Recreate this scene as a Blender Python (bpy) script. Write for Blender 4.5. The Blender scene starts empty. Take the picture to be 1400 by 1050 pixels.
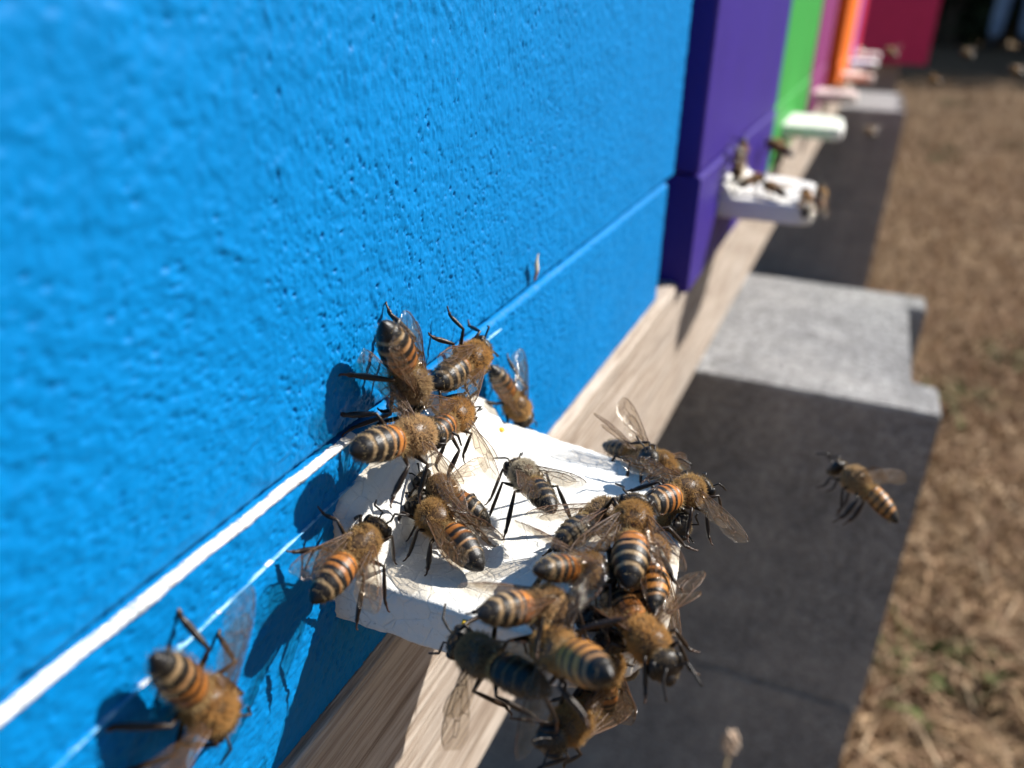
import bpy, bmesh, math, random
import numpy as np
from mathutils import Vector, Matrix, noise
from mathutils.kdtree import KDTree

# ------------------------------------------------------------------ units
# Layout figures are in hive units: 1 unit = distance from the lens to the blue wall.
D = 0.044
GZ = 9.2                       # lens height above the ground, in the same unit
def S(x, y, z):                # layout -> metres, ground at z = 0
    return Vector((x * D, y * D, (z + GZ) * D))
rng = np.random.default_rng(7)
random.seed(7)
scene = bpy.context.scene
COL = scene.collection

# ------------------------------------------------------------------ camera, sky, sun, exposure
cam_data = bpy.data.cameras.new('camera')
cam = bpy.data.objects.new('camera', cam_data)
COL.objects.link(cam)
right = Vector((0.9207, 0.3894, 0.0253)).normalized()
fwd = Vector((-0.3415, 0.8354, -0.4306)).normalized()
right = (right - fwd * right.dot(fwd)).normalized()
up = right.cross(fwd).normalized()
M = Matrix.Identity(4)
for i in range(3):
    M[i][0], M[i][1], M[i][2] = right[i], up[i], -fwd[i]
M.translation = S(1, 0, 0)
cam.matrix_world = M
cam_data.sensor_width = 36
cam_data.lens = 28.8
cam_data.clip_start = 0.002
cam_data.clip_end = 400
cam_data.dof.use_dof = True
cam_data.dof.focus_distance = 2.08 * D
cam_data.dof.aperture_fstop = 19.5
scene.camera = cam

SUN = Vector((1.0, 1.0, 1.2)).normalized()          # towards the sun
world = bpy.data.worlds.new('World')
scene.world = world
world.use_nodes = True
wn = world.node_tree.nodes
wl = world.node_tree.links
sky = wn.new('ShaderNodeTexSky')
sky.sky_type = 'NISHITA'
sky.sun_disc = False
sky.ozone_density = 3.0
sky.dust_density = 0.4
sky.sun_elevation = math.asin(SUN.z)
sky.sun_rotation = math.atan2(SUN.x, SUN.y)
bg = wn['Background']
bg.inputs['Strength'].default_value = 0.05
wl.new(sky.outputs[0], bg.inputs['Color'])
sl = bpy.data.lights.new('sun', 'SUN')
sl.energy = 5.0
sl.angle = math.radians(0.53)
sl.color = (1.0, 0.96, 0.90)
so = bpy.data.objects.new('sun', sl)
COL.objects.link(so)
so.rotation_euler = (-SUN).to_track_quat('-Z', 'Y').to_euler()
so.location = (3, 3, 6)
scene.view_settings.view_transform = 'Standard'
scene.view_settings.look = 'None'
scene.view_settings.gamma = 1
scene.view_settings.use_curve_mapping = False
scene.view_settings.exposure = 0.85
scene.cycles.use_denoising = True
scene.cycles.max_bounces = 8
scene.cycles.transparent_max_bounces = 24

# ------------------------------------------------------------------ helpers
def tag(o, label=None, cat=None, group=None, kind=None):
    if label: o['label'] = label
    if cat: o['category'] = cat
    if group: o['group'] = group
    if kind: o['kind'] = kind
    return o

def empty(name, loc, label, cat, group=None):
    o = bpy.data.objects.new(name, None)
    o.empty_display_size = 0.01
    o.location = loc
    COL.objects.link(o)
    return tag(o, label, cat, group)

def mesh_obj(name, verts, faces, mat=None, parent=None, smooth=False, cols=None, mats=None, fm=None):
    me = bpy.data.meshes.new(name)
    me.from_pydata([tuple(v) for v in verts], [], faces)
    if mats:
        for m in mats: me.materials.append(m)
        if fm is not None: me.polygons.foreach_set('material_index', fm)
    elif mat: me.materials.append(mat)
    if cols is not None:
        a = me.attributes.new('tint', 'FLOAT_COLOR', 'POINT')
        c = np.ones((len(verts), 4), 'f4'); c[:, :3] = cols
        a.data.foreach_set('color', c.ravel())
    if smooth: me.polygons.foreach_set('use_smooth', [True] * len(me.polygons))
    me.update()
    o = bpy.data.objects.new(name, me)
    COL.objects.link(o)
    if parent: o.parent = parent
    return o

def bm_obj(name, bm, mat, parent=None, smooth=False):
    me = bpy.data.meshes.new(name)
    bm.to_mesh(me); bm.free()
    me.materials.append(mat)
    if smooth: me.polygons.foreach_set('use_smooth', [True] * len(me.polygons))
    o = bpy.data.objects.new(name, me)
    COL.objects.link(o)
    if parent: o.parent = parent
    return o

def add_box(bm, lo, hi, bevel=0.0, seg=2):
    r = bmesh.ops.create_cube(bm, size=1.0)
    vs = r['verts']
    for v in vs:
        v.co = Vector([lo[i] + (v.co[i] + 0.5) * (hi[i] - lo[i]) for i in range(3)])
    if bevel:
        es = list({e for v in vs for e in v.link_edges})
        bmesh.ops.bevel(bm, geom=es, offset=bevel, segments=seg, affect='EDGES', profile=0.5)

def prism(bm, poly, z0, z1):
    a = [bm.verts.new((p[0], p[1], z0)) for p in poly]
    b = [bm.verts.new((p[0], p[1], z1)) for p in poly]
    n = len(poly)
    bm.faces.new(a[::-1]); bm.faces.new(b)
    for i in range(n):
        bm.faces.new((a[i], a[(i + 1) % n], b[(i + 1) % n], b[i]))

def evaluated_mesh(o):
    dg = bpy.context.evaluated_depsgraph_get()
    dg.update()
    me = bpy.data.meshes.new_from_object(o.evaluated_get(dg))
    o.modifiers.clear()
    return me

def voxel(o, size, rough=0.0, freq=1.0, smooth_it=0, fn=None):
    m = o.modifiers.new('r', 'REMESH'); m.mode = 'VOXEL'; m.voxel_size = size
    if smooth_it:
        s = o.modifiers.new('s', 'SMOOTH'); s.iterations = smooth_it; s.factor = 0.5
    mats = list(o.data.materials)
    me = evaluated_mesh(o)
    me.materials.clear()
    for x in mats: me.materials.append(x)
    if rough or fn:
        ns = [v.normal.copy() for v in me.vertices]
        for v, n in zip(me.vertices, ns):
            d = rough * noise.fractal(v.co * freq, 1.0, 2.0, 4) if rough else 0.0
            if fn: d += fn(v.co, n)
            v.co += n * d
    me.polygons.foreach_set('use_smooth', [True] * len(me.polygons))
    o.data = me
    return o

# ------------------------------------------------------------------ materials
class N:
    def __init__(s, name):
        s.m = bpy.data.materials.new(name); s.m.use_nodes = True
        s.t = s.m.node_tree; s.p = s.t.nodes['Principled BSDF']; s.out = s.t.nodes['Material Output']
        s.tc = s.t.nodes.new('ShaderNodeTexCoord')
    def n(s, kind, **kw):
        x = s.t.nodes.new(kind)
        for k, v in kw.items():
            if k in x.inputs: x.inputs[k].default_value = v
            else: setattr(x, k, v)
        return x
    def l(s, a, b): s.t.links.new(a, b)
    def map(s, scale):
        m = s.n('ShaderNodeMapping'); m.inputs['Scale'].default_value = scale
        s.l(s.tc.outputs['Object'], m.inputs['Vector']); return m.outputs[0]
    def noise(s, vec, scale, detail=4, rough=0.55):
        x = s.n('ShaderNodeTexNoise'); x.inputs['Scale'].default_value = scale
        x.inputs['Detail'].default_value = detail; x.inputs['Roughness'].default_value = rough
        s.l(vec, x.inputs['Vector']); return x
    def voro(s, vec, scale, feature='F1', rand=1.0):
        x = s.n('ShaderNodeTexVoronoi'); x.feature = feature; x.inputs['Scale'].default_value = scale
        x.inputs['Randomness'].default_value = rand
        s.l(vec, x.inputs['Vector']); return x
    def math(s, op, a, b=None, c=None):
        x = s.n('ShaderNodeMath'); x.operation = op
        for i, v in enumerate((a, b, c)):
            if v is None: continue
            if isinstance(v, (int, float)): x.inputs[i].default_value = v
            else: s.l(v, x.inputs[i])
        return x.outputs[0]
    def ramp(s, fac, stops):
        x = s.n('ShaderNodeValToRGB'); e = x.color_ramp.elements
        while len(e) < len(stops): e.new(0.5)
        for i, (p, c) in enumerate(stops):
            e[i].position = p
            e[i].color = (*c, 1) if isinstance(c, (tuple, list)) else (c, c, c, 1)
        s.l(fac, x.inputs[0]); return x.outputs[0]
    def mix(s, fac, a, b, mode='MIX'):
        x = s.n('ShaderNodeMix'); x.data_type = 'RGBA'; x.blend_type = mode
        for i, v in ((0, fac), (6, a), (7, b)):
            if isinstance(v, (int, float)): x.inputs[i].default_value = v
            elif isinstance(v, (tuple, list)): x.inputs[i].default_value = (*v, 1)
            else: s.l(v, x.inputs[i])
        return x.outputs[2]
    def bump(s, h, dist, strength=1.0, prev=None):
        x = s.n('ShaderNodeBump'); x.inputs['Distance'].default_value = dist; x.inputs['Strength'].default_value = strength
        s.l(h, x.inputs['Height'])
        if prev: s.l(prev, x.inputs['Normal'])
        return x.outputs[0]
    def set(s, **kw):
        for k, v in kw.items():
            i = s.p.inputs[k.replace('_', ' ')]
            if isinstance(v, (int, float)): i.default_value = v
            elif isinstance(v, (tuple, list)): i.default_value = (*v, 1) if len(v) == 3 and i.type == 'RGBA' else v
            else: s.l(v, i)
        return s.m

def paint(name, col, rough=0.52, pit=1.0):
    a = N(name); v = a.map((1, 1, 1))
    bead = a.voro(v, 330, 'SMOOTH_F1').outputs['Distance']
    lump = a.noise(v, 520, 3).outputs['Fac']
    fine = a.noise(v, 2400, 3).outputs['Fac']
    b = a.bump(bead, 0.0005, 0.35)
    b = a.bump(lump, 0.0004, 0.4, b)
    b = a.bump(fine, 0.00010, 0.4, b)
    tone = a.noise(v, 60, 4).outputs['Fac']
    c = a.mix(tone, [x * 0.86 for x in col], [min(1, x * 1.12) for x in col])
    return a.set(Base_Color=c, Roughness=rough, Normal=b, Specular_IOR_Level=0.10)

M_BLUE = paint('blue_paint', (0.0003, 0.172, 0.455))
def flat_paint(name, col):
    a = N(name); v = a.map((1, 1, 1))
    c = a.mix(a.noise(v, 45, 5).outputs['Fac'], [x * 0.82 for x in col], [min(1, x * 1.15) for x in col])
    b = a.bump(a.noise(v, 600, 3).outputs['Fac'], 0.0005, 0.7)
    return a.set(Base_Color=c, Roughness=0.5, Normal=b, Specular_IOR_Level=0.25)

def board_mat(name, base):
    a = N(name); v = a.map((1, 1, 1))
    crack = a.voro(v, 420, 'DISTANCE_TO_EDGE').outputs['Distance']
    n1 = a.noise(v, 260, 6, 0.65).outputs['Fac']
    n2 = a.noise(v, 2600, 4, 0.7).outputs['Fac']
    n3 = a.noise(v, 90, 4).outputs['Fac']
    specks = a.math('MULTIPLY', a.ramp(n2, [(0.60, 0.0), (0.70, 1.0)]), a.ramp(n1, [(0.44, 0.0), (0.62, 1.0)]))
    lines = a.math('MULTIPLY', a.ramp(crack, [(0.0, 1.0), (0.035, 0.0)]), a.ramp(n1, [(0.48, 0.0), (0.6, 1.0)]))
    dirt = a.math('MAXIMUM', a.math('MULTIPLY', specks, 0.6), a.math('MULTIPLY', lines, 0.32))
    c = a.mix(a.ramp(n3, [(0.35, 0.0), (0.75, 0.5)]), base, [base[0] * 0.9, base[1] * 0.86, base[2] * 0.78])
    c = a.mix(dirt, c, (0.10, 0.09, 0.085))
    b = a.bump(n1, 0.0006, 0.8)
    b = a.bump(n2, 0.00015, 0.6, b)
    b = a.bump(a.ramp(crack, [(0.0, 0.0), (0.06, 1.0)]), 0.0001, 0.5, b)
    return a.set(Base_Color=c, Roughness=0.5, Normal=b, Subsurface_Weight=0.0)
M_BOARD = board_mat('white_painted_foam', (0.80, 0.79, 0.75))
M_BOARD_FAR = board_mat('white_painted_foam_plain', (0.78, 0.77, 0.74))
M_BOARD_PINK = board_mat('pinkish_painted_foam', (0.66, 0.55, 0.52))

def pale_mat():
    a = N('pale_blue_line'); v = a.map((1, 1, 1))  # mottled pale blue for the thin mould lines
    c = a.mix(a.ramp(a.noise(v, 500, 4).outputs['Fac'], [(0.42, 0.0), (0.6, 1.0)]), (0.01, 0.24, 0.52), (0.30, 0.55, 0.70))
    return a.set(Base_Color=c, Roughness=0.4)
M_PALE = pale_mat()
def white_mat():
    a = N('rough_white'); v = a.map((1, 1, 1))  # mottled grey-white for the ledge strip and the flecks
    b = a.bump(a.noise(v, 700, 3).outputs['Fac'], 0.0006, 1.0)
    c = a.ramp(a.noise(v, 350, 4).outputs['Fac'], [(0.35, (0.42, 0.46, 0.50)), (0.55, (0.70, 0.70, 0.69))])
    return a.set(Base_Color=c, Roughness=0.35, Normal=b)
M_WHITE = white_mat()

def wood_mat():
    a = N('weathered_softwood'); v = a.map((1, 0.03, 1))
    w = a.map((1, 0.12, 1))
    g1 = a.noise(v, 900, 5, 0.65).outputs['Fac']
    g2 = a.noise(v, 2600, 4, 0.6).outputs['Fac']
    st = a.noise(a.map((1, 0.25, 1)), 60, 4).outputs['Fac']
    c = a.ramp(g1, [(0.34, (0.13, 0.09, 0.062)), (0.45, (0.36, 0.28, 0.215)), (0.56, (0.54, 0.455, 0.375)), (0.8, (0.62, 0.55, 0.475))])
    c = a.mix(a.ramp(g2, [(0.48, 0.0), (0.66, 0.75)]), c, (0.27, 0.19, 0.135))
    c = a.mix(a.ramp(st, [(0.5, 0.0), (0.75, 0.45)]), c, (0.40, 0.36, 0.32))
    b = a.bump(g1, 0.0009, 0.8)
    b = a.bump(g2, 0.0004, 0.6, b)
    return a.set(Base_Color=c, Roughness=0.75, Normal=b)
M_WOOD = wood_mat()

def concrete_mat():
    a = N('grey_concrete'); v = a.map((1, 1, 1))
    n1 = a.noise(v, 70, 6, 0.6).outputs['Fac']
    n2 = a.noise(v, 420, 5, 0.7).outputs['Fac']
    n3 = a.noise(v, 18, 3).outputs['Fac']
    c = a.ramp(n1, [(0.3, (0.30, 0.30, 0.31)), (0.7, (0.50, 0.50, 0.505))])
    c = a.mix(a.ramp(n2, [(0.42, 0.75), (0.6, 0.0)]), c, (0.11, 0.108, 0.105))
    c = a.mix(a.ramp(n3, [(0.45, 0.0), (0.8, 0.5)]), c, (0.55, 0.53, 0.51))
    b = a.bump(n2, 0.0022, 1.0)
    b = a.bump(n1, 0.003, 0.7, b)
    return a.set(Base_Color=c, Roughness=0.95, Normal=b, Specular_IOR_Level=0.2)
M_CONC = concrete_mat()

def tint_mat(name, rough=0.5, spec=0.5, bump=None, sheen=0.0, sss=0.0):
    a = N(name)
    at = a.n('ShaderNodeAttribute', attribute_name='tint')
    kw = {}
    if bump:
        v = a.map((1, 1, 1)); kw['Normal'] = a.bump(a.noise(v, bump[0], 3).outputs['Fac'], bump[1], bump[2])
    return a.set(Base_Color=at.outputs['Color'], Roughness=rough, Specular_IOR_Level=spec, **kw)
M_BEE = tint_mat('bee_cuticle', 0.40, 0.36, (70, 0.0002, 0.22))
def fur_mat():
    a = N('bee_hair')
    at = a.n('ShaderNodeAttribute', attribute_name='tint')
    a.set(Base_Color=at.outputs['Color'], Roughness=0.5, Specular_IOR_Level=0.3)
    tl = a.n('ShaderNodeBsdfTranslucent'); a.l(at.outputs['Color'], tl.inputs[0])
    mx = a.n('ShaderNodeMixShader'); mx.inputs[0].default_value = 0.4
    a.l(a.p.outputs[0], mx.inputs[1]); a.l(tl.outputs[0], mx.inputs[2]); a.l(mx.outputs[0], a.out.inputs['Surface'])
    return a.m
M_FUR = fur_mat()
M_STRAW = tint_mat('dry_grass', 0.8, 0.2)
M_LEAF = tint_mat('leaf', 0.6, 0.3)

def wing_mat():
    a = N('wing_membrane'); v = a.map((1, 1, 1))
    a.set(Base_Color=(0.36, 0.21, 0.09), Roughness=0.2, Specular_IOR_Level=0.8,
          Normal=a.bump(a.noise(v, 26, 3).outputs['Fac'], 0.016, 0.8))
    tr = a.n('ShaderNodeBsdfTransparent'); tr.inputs[0].default_value = (0.95, 0.90, 0.82, 1)
    mx = a.n('ShaderNodeMixShader'); mx.inputs[0].default_value = 0.15
    a.l(tr.outputs[0], mx.inputs[1]); a.l(a.p.outputs[0], mx.inputs[2])
    gl = a.n('ShaderNodeBsdfGlossy'); gl.inputs['Roughness'].default_value = 0.16; gl.inputs['Color'].default_value = (1, 0.97, 0.92, 1)
    a.l(a.bump(a.noise(v, 30, 3, 0.6).outputs['Fac'], 0.022, 1.0), gl.inputs['Normal'])
    lw = a.n('ShaderNodeLayerWeight'); lw.inputs['Blend'].default_value = 0.3
    f = a.math('MULTIPLY_ADD', lw.outputs['Facing'], 0.25, 0.09)
    m2 = a.n('ShaderNodeMixShader')
    a.l(f, m2.inputs[0]); a.l(mx.outputs[0], m2.inputs[1]); a.l(gl.outputs[0], m2.inputs[2])
    a.l(m2.outputs[0], a.out.inputs['Surface'])
    return a.m
M_WING = wing_mat()
def plain(name, col, rough=0.5):
    return N(name).set(Base_Color=col, Roughness=rough)
M_VEIN = plain('wing_vein', (0.10, 0.045, 0.018), 0.4)
M_POLLEN = plain('yellow_pollen', (0.75, 0.45, 0.03), 0.8)
M_AMBER = plain('amber_propolis', (0.35, 0.10, 0.02), 0.35)

def ground_mat():
    a = N('dry_soil_and_thatch'); v = a.map((1, 1, 1))
    n1 = a.noise(v, 3.2, 6, 0.6).outputs['Fac']
    n2 = a.noise(v, 60, 6, 0.7).outputs['Fac']
    c = a.ramp(n1, [(0.3, (0.16, 0.105, 0.06)), (0.55, (0.27, 0.185, 0.11)), (0.75, (0.34, 0.25, 0.15))])
    c = a.mix(a.ramp(n2, [(0.35, 0.8), (0.6, 0.0)]), c, (0.09, 0.06, 0.035))
    return a.set(Base_Color=c, Roughness=1.0, Normal=a.bump(n2, 0.01, 1.0), Specular_IOR_Level=0.1)
M_GROUND = ground_mat()
def bark_mat():
    a = N('bark'); v = a.map((1, 1, 0.25))
    n1 = a.noise(v, 14, 6).outputs['Fac']
    return a.set(Base_Color=a.ramp(n1, [(0.3, (0.03, 0.022, 0.016)), (0.7, (0.12, 0.09, 0.065))]), Roughness=0.95, Normal=a.bump(n1, 0.03, 1.0))
M_BARK = bark_mat()
def denim_mat():
    a = N('blue_denim'); v = a.map((1, 1, 1))
    n1 = a.noise(v, 9, 4).outputs['Fac']
    return a.set(Base_Color=a.ramp(n1, [(0.3, (0.15, 0.22, 0.36)), (0.7, (0.32, 0.42, 0.58))]), Roughness=0.9)
M_DENIM = denim_mat()
M_BOOT = plain('black_leather', (0.012, 0.012, 0.013), 0.5)
M_JACKET = plain('dark_fabric', (0.02, 0.022, 0.028), 0.9)
M_SKIN = plain('skin', (0.5, 0.3, 0.21), 0.55)
M_HAIR = plain('brown_hair', (0.03, 0.018, 0.01), 0.6)

# ------------------------------------------------------------------ ground
gv, gf = [], []
gn = 60
gx = np.concatenate([np.linspace(-60, -2, 8), np.linspace(-1.5, 4, 45), np.linspace(5, 60, 8)])
gy = np.concatenate([np.linspace(-60, -2, 8), np.linspace(-1.5, 6, 60), np.linspace(7, 120, 10)])
for yy in gy:
    for xx in gx:
        gv.append((xx, yy, 0.012 * noise.fractal(Vector((xx * 3, yy * 3, 1)), 1.0, 2.0, 4) - 0.006))
for j in range(len(gy) - 1):
    for i in range(len(gx) - 1):
        k = j * len(gx) + i
        gf.append((k, k + 1, k + 1 + len(gx), k + len(gx)))
tag(mesh_obj('ground', gv, gf, M_GROUND, smooth=True), kind='structure')

# ------------------------------------------------------------------ concrete blocks
def block_mesh(depth, notch):
    bm = bmesh.new()
    x0, x1 = -9.0, 1.94
    y1 = depth
    if notch:
        poly = [(x0, 0), (x1, 0), (x1, 0.56), (x1 - 0.20, 0.60), (x1 - 0.20, depth - 0.46), (x1 - 0.03, depth - 0.42), (x1 - 0.03, y1), (x0, y1)]
    else:
        poly = [(x0, 0), (x1, 0), (x1, y1), (x0, y1)]
    prism(bm, [(p[0] * D, p[1] * D) for p in poly], 0, 3.10 * D)
    bmesh.ops.recalc_face_normals(bm, faces=bm.faces)
    bmesh.ops.bevel(bm, geom=list(bm.edges), offset=0.022 * D, segments=2, affect='EDGES')
    return bm
BLK = {}
def block(x, y, z, label, depth=3.03, notch=True, flip=False):
    key = (depth, notch)
    if key not in BLK:
        o = bm_obj('concrete_block', block_mesh(depth, notch), M_CONC)
        BLK[key] = o.data
    else:
        o = bpy.data.objects.new('concrete_block', BLK[key]); COL.objects.link(o)
    o.location = S(x, y, z)
    return tag(o, label, 'concrete block', 'grey concrete blocks carrying the hive rail')
ST = [(0, 6.44, -2.85), (0.04, 29.4, -3.03), (0.05, 53.0, -3.10)]
block(0, 6.44, -5.95, 'large grey concrete block nearest the lens, sunlit on top, notch in its end')
block(-0.03, 6.44, -9.06, 'lower concrete block under the nearest sunlit one, all in shade')
block(0.04, 29.4, -6.13, 'upper concrete block of the second stack along the row, narrow lit top')
block(0.02, 29.4, -9.24, 'lower concrete block of the second stack along the row')
block(0.04, 32.5, -6.13, 'concrete block close behind the second stack, lit top')
block(0.02, 32.5, -9.24, 'lower concrete block close behind the second stack')
block(0.05, 53.0, -6.20, 'dark upper concrete block of the farthest stack, below the crimson hive')
block(0.05, 53.0, -9.31, 'lower concrete block of the farthest stack, below the crimson hive')

# ------------------------------------------------------------------ timber rails
def rail(xf, name_label):
    bm = bmesh.new()
    add_box(bm, (-0.9 * D, 0, 0), (0, 48 * D, 1.15 * D), 0.035 * D, 2)
    o = bm_obj('timber_rail', bm, M_WOOD)
    o.location = S(xf, -1.5, -2.775)
    o.rotation_euler = (-math.atan(0.0078), 0, 0)
    return tag(o, name_label, 'timber rail')
rail(0.05, 'pale weathered timber rail running under the fronts of the painted hives')
rail(-4.4, 'rear timber rail on the blocks under the backs of the hives')

# ------------------------------------------------------------------ hives
def value_noise(Y, Z, f, seed):
    r = np.random.default_rng(seed).normal(0, 1, (256, 256))
    u, v = Y * f, Z * f
    i, j = np.floor(u).astype(int), np.floor(v).astype(int)
    a, b = u - i, v - j
    a = a * a * (3 - 2 * a); b = b * b * (3 - 2 * b)
    g = lambda p, q: r[p % 256, q % 256]
    return (g(i, j) * (1 - a) + g(i + 1, j) * a) * (1 - b) + (g(i, j + 1) * (1 - a) + g(i + 1, j + 1) * a) * b
Y_GRID = np.concatenate([np.arange(-0.56, 1.2, 0.0065), np.arange(1.2, 3.1, 0.0030), np.arange(3.1, 4.9, 0.0055)])
Z_UP = np.concatenate([np.arange(-0.95, -0.35, 0.0036), np.arange(-0.35, 0.12, 0.0058), np.arange(0.12, 2.3, 0.05)])
Z_LOW = np.arange(-1.7, -0.9, 0.0042)
def pitted(bm, x, y0, y1, z0, z1, yg, zg, cham=0.0):
    """front skin of painted foam: bead lumps and open pits, folded back at its border"""
    e = 0.012
    ys = np.concatenate([[y0, y0, y0 + 0.004], yg[(yg > y0 + e) & (yg < y1 - e)], [y1 - 0.004, y1, y1]])
    zs = np.concatenate([[z0, z0, z0 + 0.004], zg[(zg > z0 + e) & (zg < z1 - e)], [z1 - 0.004, z1, z1]])
    Yg, Zg = np.meshgrid(ys, zs, indexing='ij')
    H = 0.0008 * value_noise(Yg, Zg, 16, 1) + 0.0009 * value_noise(Yg, Zg, 43, 2) + 0.0009 * value_noise(Yg, Zg, 88, 3)
    rs = np.random.default_rng(int(1000 * abs(z0)))
    area = (y1 - y0) * (min(z1, 0.15) - z0)
    npit = int(area * 6500)
    py = rs.uniform(y0, y1, npit); pz = rs.uniform(z0, min(z1, 0.15), npit)
    dens = value_noise(py, pz, 5.5, 7) * 0.25 + value_noise(py, pz, 15, 8) * 0.22
    keep = dens + rs.normal(0, 0.30, npit) - 0.55 * np.clip((pz + 0.75) / 0.6, -0.2, 1) - 0.35 * np.clip((py - 2.6), 0, 1) > -0.08
    py, pz = py[keep], pz[keep]
    pr = 0.0026 + 0.0040 * rs.random(len(py)) ** 3.0
    asp = rs.uniform(0.7, 1.5, len(py)); dp = pr * rs.uniform(0.4, 1.25, len(py))
    for a, b, r, q, d in zip(py, pz, pr, asp, dp):
        i0, i1 = np.searchsorted(ys, (a - 1.6 * r, a + 1.6 * r)); j0, j1 = np.searchsorted(zs, (b - 1.6 * r, b + 1.6 * r))
        if i1 <= i0 or j1 <= j0: continue
        dd = ((ys[i0:i1, None] - a) / (r * q)) ** 2 + ((zs[None, j0:j1] - b) / (r / q)) ** 2
        H[i0:i1, j0:j1] = np.minimum(H[i0:i1, j0:j1], H[i0:i1, j0:j1] * 0.4 - d * np.clip(1.15 - dd, 0, 1))
    X = x + H
    if cham: X -= 0.75 * np.clip(Zg - (z1 - cham), 0, 1)
    X[0] = X[-1] = x - 0.045; X[:, 0] = X[:, -1] = x - 0.045
    for k in (1, -2): X[k] = np.minimum(X[k], x - 0.010 - (0.0 if not cham else 0.75 * np.clip(Zg[k] - (z1 - cham), 0, 1))); X[:, k] = np.minimum(X[:, k], x - 0.010 - (0.008 if cham and k == -2 else 0))
    V = np.stack([X * D, Yg * D, (Zg + GZ) * D], -1).reshape(-1, 3).astype('f4')
    ni, nj = len(ys), len(zs)
    k = (np.arange(ni - 1)[:, None] * nj + np.arange(nj - 1)[None]).ravel()
    Fq = np.stack([k, k + nj, k + nj + 1, k + 1], 1).astype('i4')
    me = bpy.data.meshes.new('skin')
    me.vertices.add(len(V)); me.vertices.foreach_set('co', V.ravel())
    me.loops.add(Fq.size); me.loops.foreach_set('vertex_index', Fq.ravel())
    me.polygons.add(len(Fq)); me.polygons.foreach_set('loop_start', np.arange(0, Fq.size, 4, dtype='i4'))
    me.polygons.foreach_set('use_smooth', [True] * len(Fq))
    me.update(); me.validate()
    bm.from_mesh(me)
    bpy.data.meshes.remove(me)
def tilt(y): return -0.0078 * (y - 2.0)

def landing_outline(y0, y1, x1, far_cut):
    pts = [(-0.02, y0)]
    r = 0.11 if x1 < 0.7 else 0.25
    cx, cy = x1 - r, y0 + r
    for k in range(9):
        a = -math.pi / 2 + k * math.pi / 2 / 8
        pts.append((cx + r * math.cos(a) * 1.05, cy + r * math.sin(a)))
    pts += [(x1 + 0.01, y0 + 0.36), (x1 - 0.04, y1 - 0.20), (x1 - 0.10, y1 - 0.12), (x1 - 0.22, y1 - 0.06), (0.275 if x1 > 0.6 else x1 * 0.4, y1 - 0.005 - far_cut), (-0.02, y1 + 0.04)]
    return pts

def board_rough(v, n):
    p = v / D
    d = 0.0
    if n.z > 0.4:                                    # wavy, dented top
        d += 0.0028 * noise.fractal(p * 6.0, 1.0, 2.0, 3)
        d -= 0.0035 * max(0.0, 0.25 - abs(noise.noise(p * Vector((3.0, 5.0, 3.0))))) * 4
    edge = max(0.0, 1 - abs(n.z)) * max(0.0, 1 - abs(n.y + 0.0)) if abs(n.z) < 0.95 else 0
    if 0.2 < abs(n.z) < 0.95: d -= 0.007 * max(0.0, noise.noise(p * 16.0) + 0.05)
    d += 0.002 * noise.fractal(p * 30.0, 1.0, 2.0, 3)
    return d * D

def landing_board(parent, base, x, y0, y1, x1, zt, mat, fine=True, flange=1.0, thick=0.145):
    """flat foam tongue in front of the entrance with a raised shoulder against the wall"""
    bm = bmesh.new()
    out = [(p[0] + x, p[1]) for p in landing_outline(y0, y1, x1, 0.0)]
    prism(bm, [((p[0]) * D, (p[1]) * D) for p in out], (zt - thick + GZ) * D, (zt + GZ) * D)
    o = bm_obj('landing_board', bm, mat)
    if flange:
        b2 = bmesh.new()
        zz = zt + GZ
        # shoulder: cross-section in x-z swept along y, a bit higher at the near end
        prof = [(-0.03, -0.10), (0.17, -0.05), (0.145, 0.03), (0.11, 0.10), (0.075, 0.155), (0.03, 0.185), (-0.03, 0.19)]
        ys = [y0 + 0.02, y0 + 0.05, y0 + 0.25, (y0 + y1) / 2, y1 - 0.12, y1 - 0.02]
        hs = [q * flange for q in (0.80, 1.0, 1.12, 0.95, 0.75, 0.55)]
        rings = [[b2.verts.new(((x + px * (0.55 + 0.2 * h)) * D, yy * D, (zz + (pz * h if pz > 0 else pz)) * D)) for px, pz in prof] for yy, h in zip(ys, hs)]
        for a, b in zip(rings[:-1], rings[1:]):
            for i in range(len(prof)):
                j = (i + 1) % len(prof)
                b2.faces.new((a[i], b[i], b[j], a[j]))
        b2.faces.new(rings[0]); b2.faces.new(rings[-1][::-1])
        bmesh.ops.recalc_face_normals(b2, faces=b2.faces)
        me2 = bpy.data.meshes.new('t'); b2.to_mesh(me2); b2.free()
        bmj = bmesh.new(); bmj.from_mesh(o.data); bmj.from_mesh(me2)
        bmesh.ops.recalc_face_normals(bmj, faces=bmj.faces)
        bmj.to_mesh(o.data); bmj.free()
    voxel(o, (0.0078 if fine else 0.022) * D, 0, 1, 1 if fine else 0, board_rough)
    o.parent = parent
    o.matrix_parent_inverse = Matrix.Translation(-base)
    return o

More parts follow.
